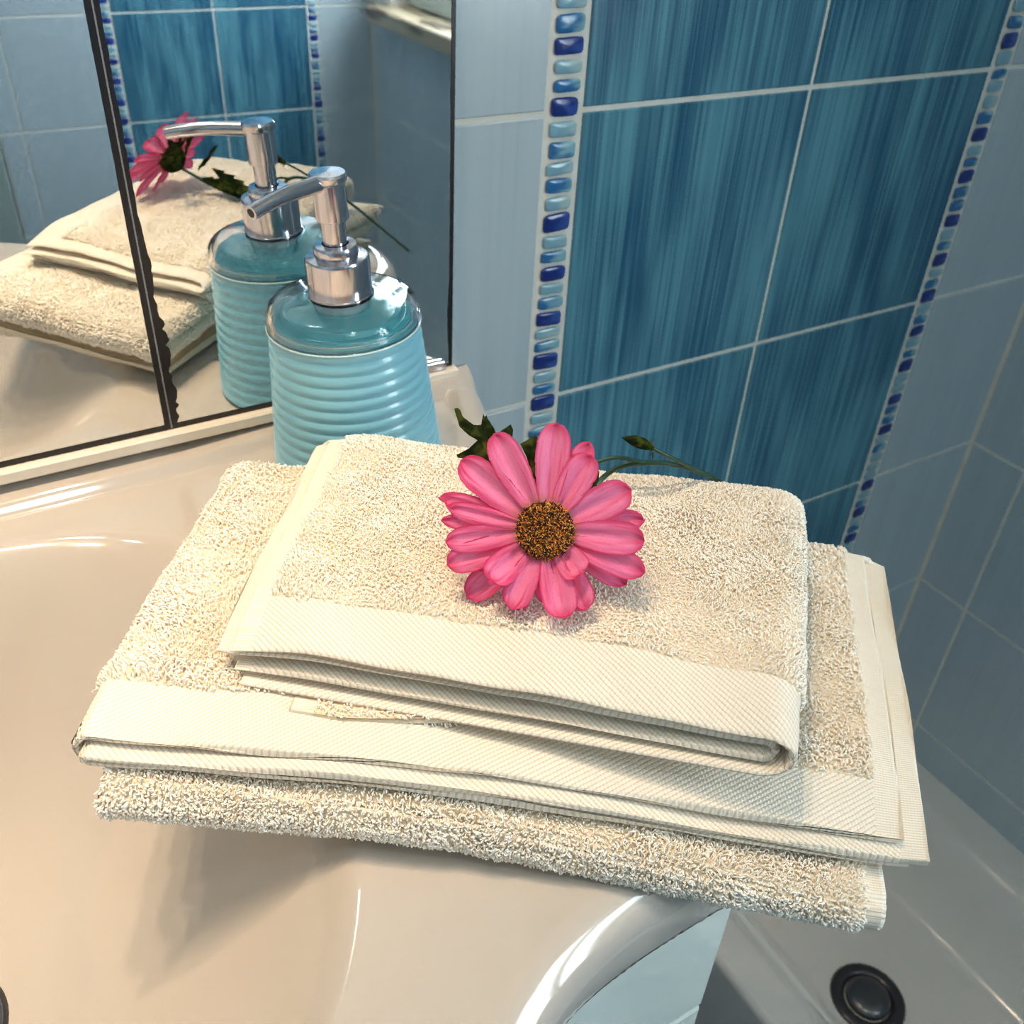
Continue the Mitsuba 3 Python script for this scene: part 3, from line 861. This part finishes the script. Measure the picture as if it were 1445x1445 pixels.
top_key = 'hand_towel'
counts[top_key] = 1
tag(top_key, 'small folded cream hand towel on top of the pile, under the pink flower', 'towel', 'folded cream towels')
mid, nrm, su, sv, eu, ev, Pg, Qg = u_fold(0.2106, 0.153, H_T, 0.0064, (0.0, -0.0065, 0.001, 0.004), (0.0, 0.002, -0.001, -0.0045))
region = np.where(ev < 0.0245, 1, 0)
region = np.where(eu < 0.0075, 2, region)
thick = np.where(region == 0, 0.0042, np.where(region == 1, 0.0029, 0.0030))
thick = round_edge(gaussian_filter(thick, 0.8), eu, ev)
slab_sheet(mid, nrm, thick, su, sv, region, warp_top, 'folded_cloth', top_key,
           pile=[(0, 0.85e6, (Qg < 2.0) & (Pg < 1.9))], seed=31)
# a loose corner of the towel's underside at the left front
n_, m_ = 90, 30
uu, vv = np.meshgrid(np.linspace(0.026, 0.110, n_), np.linspace(-0.0108, 0.05, m_), indexing='ij')
vv = vv + (0.05 - vv) / 0.0608 * 0.0125 * np.clip((uu - 0.045) / 0.06, 0, 1) ** 1.2
mid2 = np.stack([uu, vv, np.full_like(uu, -0.0038) + 0.002 * (uu - 0.02) / 0.09], -1)
nr2 = np.zeros_like(mid2); nr2[..., 2] = 1
reg2 = np.where(uu < 0.035, 2, 0)


# --- the big folded towel below
FLb, FRb, BLb, BRb = (-0.0065, -0.232), (0.243, -0.409), (0.1005, -0.086), (0.350, -0.290)
Lub, Lvb = 0.308, 0.175
g_bot = bilinear(FLb, FRb, BLb, BRb, Lub, Lvb)
Z_BOT = 0.8520
wb1, wb2, wb3 = snoise(11, 6, 34), snoise(12, 6, 70), snoise(13, 5, 28)
SL = 0.0174                                     # height of the lower fold


def warp_bot(Pt):
    u, v, z = Pt[..., 0], Pt[..., 1], Pt[..., 2]
    xy = g_bot(u, v)
    h = np.clip(z / 0.034, 0, 1.2)
    dz = h * (0.0012 * wb1(u, v) + 0.0006 * wb2(u, v)) + 0.0009 * wb3(u * 1.3 + 60 * z, v)
    fr = np.clip(1 - v / 0.030, 0, 1)
    dz -= np.clip((z - SL) / 0.015, 0, 1) * 0.0030 * fr ** 1.6
    dz -= 0.0165 * np.clip((u - 0.12) / 0.188, 0, 1) ** 1.3 * (1 - 0.35 * np.clip(v / 0.17, 0, 1))     # the right end sags where the shelf stops
    dz -= 0.0015 * np.clip(1 - u / 0.05, 0, 1)
    return np.concatenate([xy, (Z_BOT + z + dz)[..., None]], -1)


bot_key = 'bath_towel'
counts[bot_key] = 1
tag(bot_key, 'larger folded cream bath towel lying on the wash basin at the bottom of the pile', 'towel', 'folded cream towels')
H_B = 0.0146
mid, nrm, su, sv, eu, ev, Pg, Qg = u_fold(0.308, 0.175, H_B, 0.0047, (0.0, -0.010, -0.004, 0.002), (0.0, -0.0055, -0.0045, -0.001), mirror=True)
mid[..., 2] += SL + 0.002
region = np.where(ev < 0.0245, 1, 0)
region = np.where(eu < 0.0085, 2, region)
thick = round_edge(gaussian_filter(np.where(region == 0, 0.0036, np.where(region == 1, 0.0025, 0.0028)), 0.8), eu, ev)
slab_sheet(mid, nrm, thick, su, sv, region, warp_bot, 'folded_cloth', bot_key,
           pile=[(0, 0.75e6, (Qg < 2.0) & (Pg < 2.3))], seed=41)
# lower fold: rolled round the front edge
n1, n2, m_ = 50, 26, 150
R = SL / 2 - 0.002
p = np.concatenate([np.linspace(0, 1, n1), 1 + np.linspace(0, 1, n2 + 2)[1:-1], 2 + np.linspace(0, 1, n1)])
PP, UU = np.meshgrid(p, np.linspace(0.012, 0.304, m_), indexing='ij')
W2 = 0.170
th = np.clip(PP - 1, 0, 1) * np.pi
FV = -0.0035 - 0.010 * np.clip((UU - 0.15) / 0.15, 0, 1)
bv = np.where(PP <= 1, W2 * (1 - PP) + FV * PP, np.where(PP >= 2, FV + (W2 - FV) * (PP - 2), FV - R * 1.15 * np.sin(th)))
bz = np.where(PP <= 1, 2 * R, np.where(PP >= 2, 0, R + R * np.cos(th)))
mid = np.stack([UU, bv, bz + 0.002], -1)
nrm = np.stack([np.zeros_like(bv), np.where((PP > 1) & (PP < 2), -np.sin(th), 0), np.where(PP <= 1, 1, np.where(PP >= 2, -1, np.cos(th)))], -1)
region = np.where(UU > 0.304 - 0.0095, 2, 0)
thick = gaussian_filter(np.where(region == 2, 0.0034, 0.0046), 0.8)
sw = np.where(PP <= 1, -W2 * (1 - PP), np.where(PP >= 2, np.pi * R + W2 * (PP - 2), R * th))
slab_sheet(mid, nrm, thick, UU, sw, region, warp_bot, 'lower_fold', bot_key,
           pile=[(0, 0.80e6, (PP > 0.93) & (PP < 2.25)), (0, 0.7e6, ((UU < 0.03) | (PP < 0.06)) & (PP < 0.93))], seed=51)
slab_sheet(mid2, nr2, np.full(uu.shape, 0.0030), uu, vv, reg2, warp_top, 'under_flap', top_key, pile=[(1, 0.5e6, vv < 0.02), (0, 0.5e6, vv < 0.01)], seed=61)

for key, seed, L, rad in ((top_key, 71, 0.0018, 0.00042), (bot_key, 72, 0.0021, 0.00044)):
    P = np.vstack([p for k, p, n in PILE if k == key]); N = np.vstack([n for k, p, n in PILE if k == key])
    na, nb_, nl = snoise(seed + 1, 6, 130), snoise(seed + 2, 6, 130), snoise(seed + 3, 7, 190)
    cb = np.stack([na(P[:, 0], P[:, 1]), nb_(P[:, 0], P[:, 1]), 0 * P[:, 0]], -1)
    L = (L * (1 + 0.28 * nl(P[:, 0], P[:, 1])))[:, None]
    Vt, Ft = tufts(P, N, L, rad, seed, 0.6, cb, 1.6)
    print(key, len(P))
    kp = put('pile', (Vt, Ft), 'm_pile', key, True)
    tag(kp, None, None, None, 'stuff')

# ================================================================== flower
fl = 'artificial_flower'
counts[fl] = 1
tag(fl, 'pink artificial daisy with an orange brown centre lying on the top towel', 'flower')
CF = np.array([0.1690, -0.2726, 0.9425])
nf = CAM - CF; nf /= np.linalg.norm(nf)
ex = np.array([0.8567, -0.5135, 0.0471]); ex -= nf * (ex @ nf); ex /= np.linalg.norm(ex)
ey = np.cross(nf, ex)


def fl_w(P):
    return CF + P[..., 0:1] * ex + P[..., 1:2] * ey + P[..., 2:3] * nf


def petal(dx, dy, w, lift=0.10, bend=-0.05, cup=0.22, back=0.0, twist=0.0, r0=0.0075, notch=0.0, seed=0, curl=0.0, squeeze=0.0):
    """dx, dy: tip in units of 0.0935 mm; w: width in the same units."""
    s = 0.0000935
    r = np.random.default_rng(seed)
    tip = np.array([dx, dy]) * s
    Lr = np.linalg.norm(tip); dirv = tip / Lr; side = np.array([-dirv[1], dirv[0]])
    Wd = w * s
    nt, ns = 40, 21
    t = np.linspace(0, 1, nt)[:, None]; q = np.linspace(-1, 1, ns)[None]
    wp = 1.10 * (0.42 + 0.58 * np.sin(np.clip(t / 0.62, 0, 1) * np.pi / 2) ** 1.1) * np.where(t > 0.70, np.sqrt(np.maximum(1 - ((t - 0.70) / 0.30) ** 2.3, 0)), 1)
    wp = np.maximum(wp, 0.02)
    L = Lr - r0
    rad = r0 + L * t + 0 * q
    if notch:
        rad = rad + notch * s * np.cos(q * np.pi * 2.6 + r.uniform(0, 3)) * np.clip((t - 0.7) / 0.3, 0, 1) ** 1.5
    rad = rad + 0.00025 * r.normal(0, 1, (1, ns)) * np.clip((t - 0.8) / 0.2, 0, 1)
    lat = q * Wd / 2 * wp
    lat = lat + 0.00010 * r.normal(0, 1, (nt, 1)) * np.sign(q) * (np.abs(q) > 0.9)
    zz = lift * L * t + bend * L * t ** 2 + cup * Wd * (q ** 2 - 0.3) * wp * (1 - 0.35 * t) - back
    zz = zz + 0.00085 * np.clip(t * 3, 0, 1) * (1 - t * 0.6) * np.cos(q * 2 * np.pi * 0.95) * -1
    zz = zz + twist * Wd * q * t + 0.0004 * np.sin(7 * t + r.uniform(0, 6)) * q
    if curl:
        a = np.clip((t - 0.35) / 0.65, 0, 1)
        zz = zz + curl * L * a ** 1.6
        rad = rad - 0.25 * abs(curl) * L * a ** 2.2
    P = np.zeros((nt, ns, 3))
    P[..., 0] = dirv[0] * rad + side[0] * lat
    P[..., 1] = dirv[1] * rad + side[1] * lat
    P[..., 2] = zz
    Vw = fl_w(P)
    Vw[..., 2] = np.maximum(Vw[..., 2], 0.9128 + 0.0008 * np.abs(np.sin(900 * Vw[..., 0])))
    qf = grid_faces(nt, ns)
    f = np.vstack([qf[:, [0, 1, 2]], qf[:, [0, 2, 3]]])
    uv = np.stack([np.broadcast_to(q * 0.5 + 0.5, (nt, ns)), np.broadcast_to(t, (nt, ns))], -1).reshape(-1, 2)
    put('petal', trimesh.Trimesh(Vw.reshape(-1, 3), f, process=False), 'm_petal', fl, True, uv=uv)


B = 0.0022
PET = [  # tip dx, dy, width, kwargs
    (45, 437, 128, {}), (-205, 392, 124, {}), (-342, 285, 128, dict(back=0.0008)),
    (-418, 132, 84, dict(back=B, notch=18)), (-392, 92, 74, dict(notch=8)), (-422, 42, 62, dict(back=B)),
    (-402, -45, 100, {}), (-400, -140, 112, dict(back=0.0014)), (-325, -275, 118, dict(back=2 * B, lift=0.0)),
    (-235, -205, 122, dict(curl=0.25, notch=10, lift=0.2)), (-140, -312, 112, dict(lift=0.28, twist=0.15)), (-112, -372, 44, dict(back=2 * B, lift=0.0, notch=8)),
    (75, -345, 130, dict(lift=0.34, bend=0.0, cup=0.3)), (165, -318, 118, dict(lift=0.25, cup=0.15, back=0.001)), (20, -300, 110, dict(lift=0.1, back=0.004)),
    (150, -185, 118, dict(curl=0.35, lift=0.3)), (400, -170, 104, dict(back=0.0012)), (335, -220, 92, dict(back=2 * B, lift=0.02)),
    (400, -40, 126, {}), (400, 45, 92, dict(back=B)), (345, 168, 132, dict(back=0.0004)),
    (185, 305, 124, {}), (180, 358, 96, dict(back=B)), (95, 330, 90, dict(back=B)), (-290, -150, 80, dict(back=0.0035))]
for k, (dx, dy, w, kw) in enumerate(PET):
    petal(dx, dy, w, seed=200 + k, **kw)
# centre
prof = [(0.0, 0.0062), (0.004, 0.0060), (0.0075, 0.0050), (0.0100, 0.0030), (0.0110, 0.0005), (0.0112, -0.0025), (0.006, -0.005), (0.0, -0.005)]
m = lathe(prof, 48)
m.vertices = fl_w(np.array(m.vertices))
dk = put('flower_centre', m, 'm_disc_base', fl, True)
tag(dk, 'orange brown grainy flower centre')
r = np.random.default_rng(5)
for kind, n in (('dark', 950), ('orange', 800), ('gold', 260)):
    rad = 0.0106 * np.sqrt(r.random(n)); an = r.uniform(0, 6.283, n)
    hz = np.interp(rad, [p[0] for p in prof[:5]], [p[1] for p in prof[:5]])
    out = np.stack([rad * np.cos(an), rad * np.sin(an), hz], -1)
    dirs = np.stack([np.cos(an) * rad / 0.011 * 0.7, np.sin(an) * rad / 0.011 * 0.7, np.ones(n)], -1) + r.normal(0, 0.45, (n, 3))
    dirs /= np.linalg.norm(dirs, axis=1, keepdims=True)
    Vt, Ft = tufts(fl_w(out), fl_w(dirs) - CF, 0.0013, 0.00020, 90 + n, 0.6)
    kg = put('grains', (Vt, Ft), 'm_grain_' + kind, dk, False)
    tag(kg, None, None, None, 'stuff')
# calyx and stems (positions in the room)
m = lathe([(0.0108, 0.0005), (0.0102, -0.003), (0.0085, -0.006), (0.004, -0.009), (0.0, -0.0095)], 32)
m.vertices = fl_w(np.array(m.vertices) + [0, 0, -0.004])
put('calyx', m, 'm_leaf', fl, True)
print('flower axes', ex, ey, nf)

def leaf(poly, off, name='leaf', fold=0.0):
    """A cut fabric leaf in the flower's frame; poly in units of 0.0935 mm."""
    from shapely.geometry import Polygon
    k = 0.0000935 * (1 - off / 0.364)
    m = trimesh.creation.extrude_polygon(Polygon(np.array(poly, float) * k), 0.0004)
    m = m.subdivide().subdivide()
    V = np.array(m.vertices)
    V[:, 2] += off + fold * np.abs(V[:, 0] - V[:, 0].mean()) + 0.0007 * np.sin(V[:, 1] * 700) * np.cos(V[:, 0] * 500)
    m.vertices = fl_w(V)
    return put(name, m, 'm_leaf', fl, 30)


L1 = [(240, 65), (252, 60), (262, 66), (276, 98), (320, 130), (348, 128), (354, 100), (358, 84), (364, 98), (370, 88), (376, 104), (400, 140), (410, 165), (425, 158), (452, 140), (470, 129), (480, 150), (478, 178),
      (450, 230), (470, 330), (520, 420), (480, 430), (400, 330), (388, 282), (340, 266), (300, 270), (255, 263), (250, 252), (300, 226), (334, 192), (328, 188), (300, 172), (262, 138)]
L2 = [(508, 208), (540, 190), (555, 172), (562, 180), (570, 170), (580, 182), (586, 240), (590, 330), (600, 420), (560, 430), (556, 360), (546, 300), (530, 250)]
L3 = [(700, 500), (740, 420), (760, 330), (790, 300), (800, 330), (830, 318), (826, 360), (800, 420), (770, 500), (720, 560)]
for pl, off, fo in ((L1, -0.017, 0.15), (L2, -0.014, 0.1), (L3, -0.022, 0.1)):
    leaf([(x - 610, 560 - y) for x, y in pl], off, 'leaf', fo)


def blade(path, width, teeth, seed, up=(0.3, 0.3, 0.9)):
    """A toothed leaf blade along a path."""
    P = spline(path, 60)
    t = np.linspace(0, 1, 60)
    tan = np.gradient(P, axis=0); tan /= np.linalg.norm(tan, axis=1, keepdims=True)
    sd = np.cross(tan, up); sd /= np.linalg.norm(sd, axis=1, keepdims=True)
    nn = np.cross(sd, tan)
    w = width * np.sin(np.pi * np.clip(t * 0.93 + 0.05, 0, 1)) ** 0.8 * (0.62 + 0.38 * (1 - (t * teeth) % 1))
    rows = []
    for q in (-1, -0.5, 0, 0.5, 1):
        rows.append(P + sd * (w * q)[:, None] + nn * (0.35 * w * abs(q) ** 1.3)[:, None])
    A = np.stack(rows, 1); Bm = A - nn[:, None] * 0.0004
    V = np.vstack([A.reshape(-1, 3), Bm.reshape(-1, 3)])
    q = np.vstack([grid_faces(60, 5), grid_faces(60, 5, 300, True)])
    return put('leaf', trimesh.Trimesh(V, np.vstack([q[:, [0, 1, 2]], q[:, [0, 2, 3]]]), process=False), 'm_leaf', fl, True)


back_ = CF - nf * 0.0135
blade([(0.2235, -0.2270, 0.9165), (0.205, -0.2390, 0.921), (0.186, -0.2480, 0.930)], 0.0095, 6, 1, (0.2, 0.5, 0.8))
blade([(0.2215, -0.2240, 0.9160), (0.206, -0.2300, 0.926), (0.192, -0.2360, 0.940)], 0.0080, 5, 2, (0.5, 0.6, 0.4))
stem = spline([back_, (0.190, -0.250, 0.9255), (0.212, -0.233, 0.9165), (0.2308, -0.2251, 0.9175), (0.2383, -0.2252, 0.9218), (0.2482, -0.2321, 0.9265), (0.2629, -0.2374, 0.9245), (0.2835, -0.2402, 0.9140),
               (0.302, -0.232, 0.899), (0.318, -0.215, 0.884), (0.333, -0.195, 0.869)], 120)
sk = put('stem', tube(stem, 0.00125, 10), 'm_stem', fl, True)
put('side_stem', tube(spline([(0.212, -0.226, 0.9215), (0.2295, -0.2237, 0.9275), (0.2379, -0.2275, 0.9297), (0.2457, -0.2315, 0.9280), (0.2510, -0.2335, 0.9262)], 40), 0.0009, 8), 'm_stem', sk, True)
put('side_stem', tube(spline([(0.2479, -0.2380, 0.9380), (0.2511, -0.2394, 0.9360), (0.2658, -0.2412, 0.9262), (0.2770, -0.2399, 0.9180)], 40), 0.0009, 8), 'm_stem', sk, True)
bud = np.linspace(0, 1, 24)
bp = spline([(0.2323, -0.2348, 0.9460), (0.2400, -0.2362, 0.9425), (0.2485, -0.2382, 0.9378)], 24)
put('bud', tube(bp, 0.0001 + 0.0026 * np.sin(np.pi * bud ** 1.2) ** 0.9 * (1 - 0.2 * bud) + 0.0006 * bud, 10), 'm_leaf', sk, True)
for a0 in range(3):
    o = np.array([0.0004, 0.0010, 0.0016]) * (1 if a0 % 2 else -1) + np.array([0.0005 * a0, 0, -0.0006 * a0])
    put('sepal', tube([bp[-1] + o * 0.5, bp[-1] + o * 1.0 + (bp[-3] - bp[-1]) * 0.8, bp[-1] + o * 2.2 + (bp[-4] - bp[-1]) * 1.1], [0.0007, 0.0006, 0.0001], 6), 'm_stem', sk, True)
#END
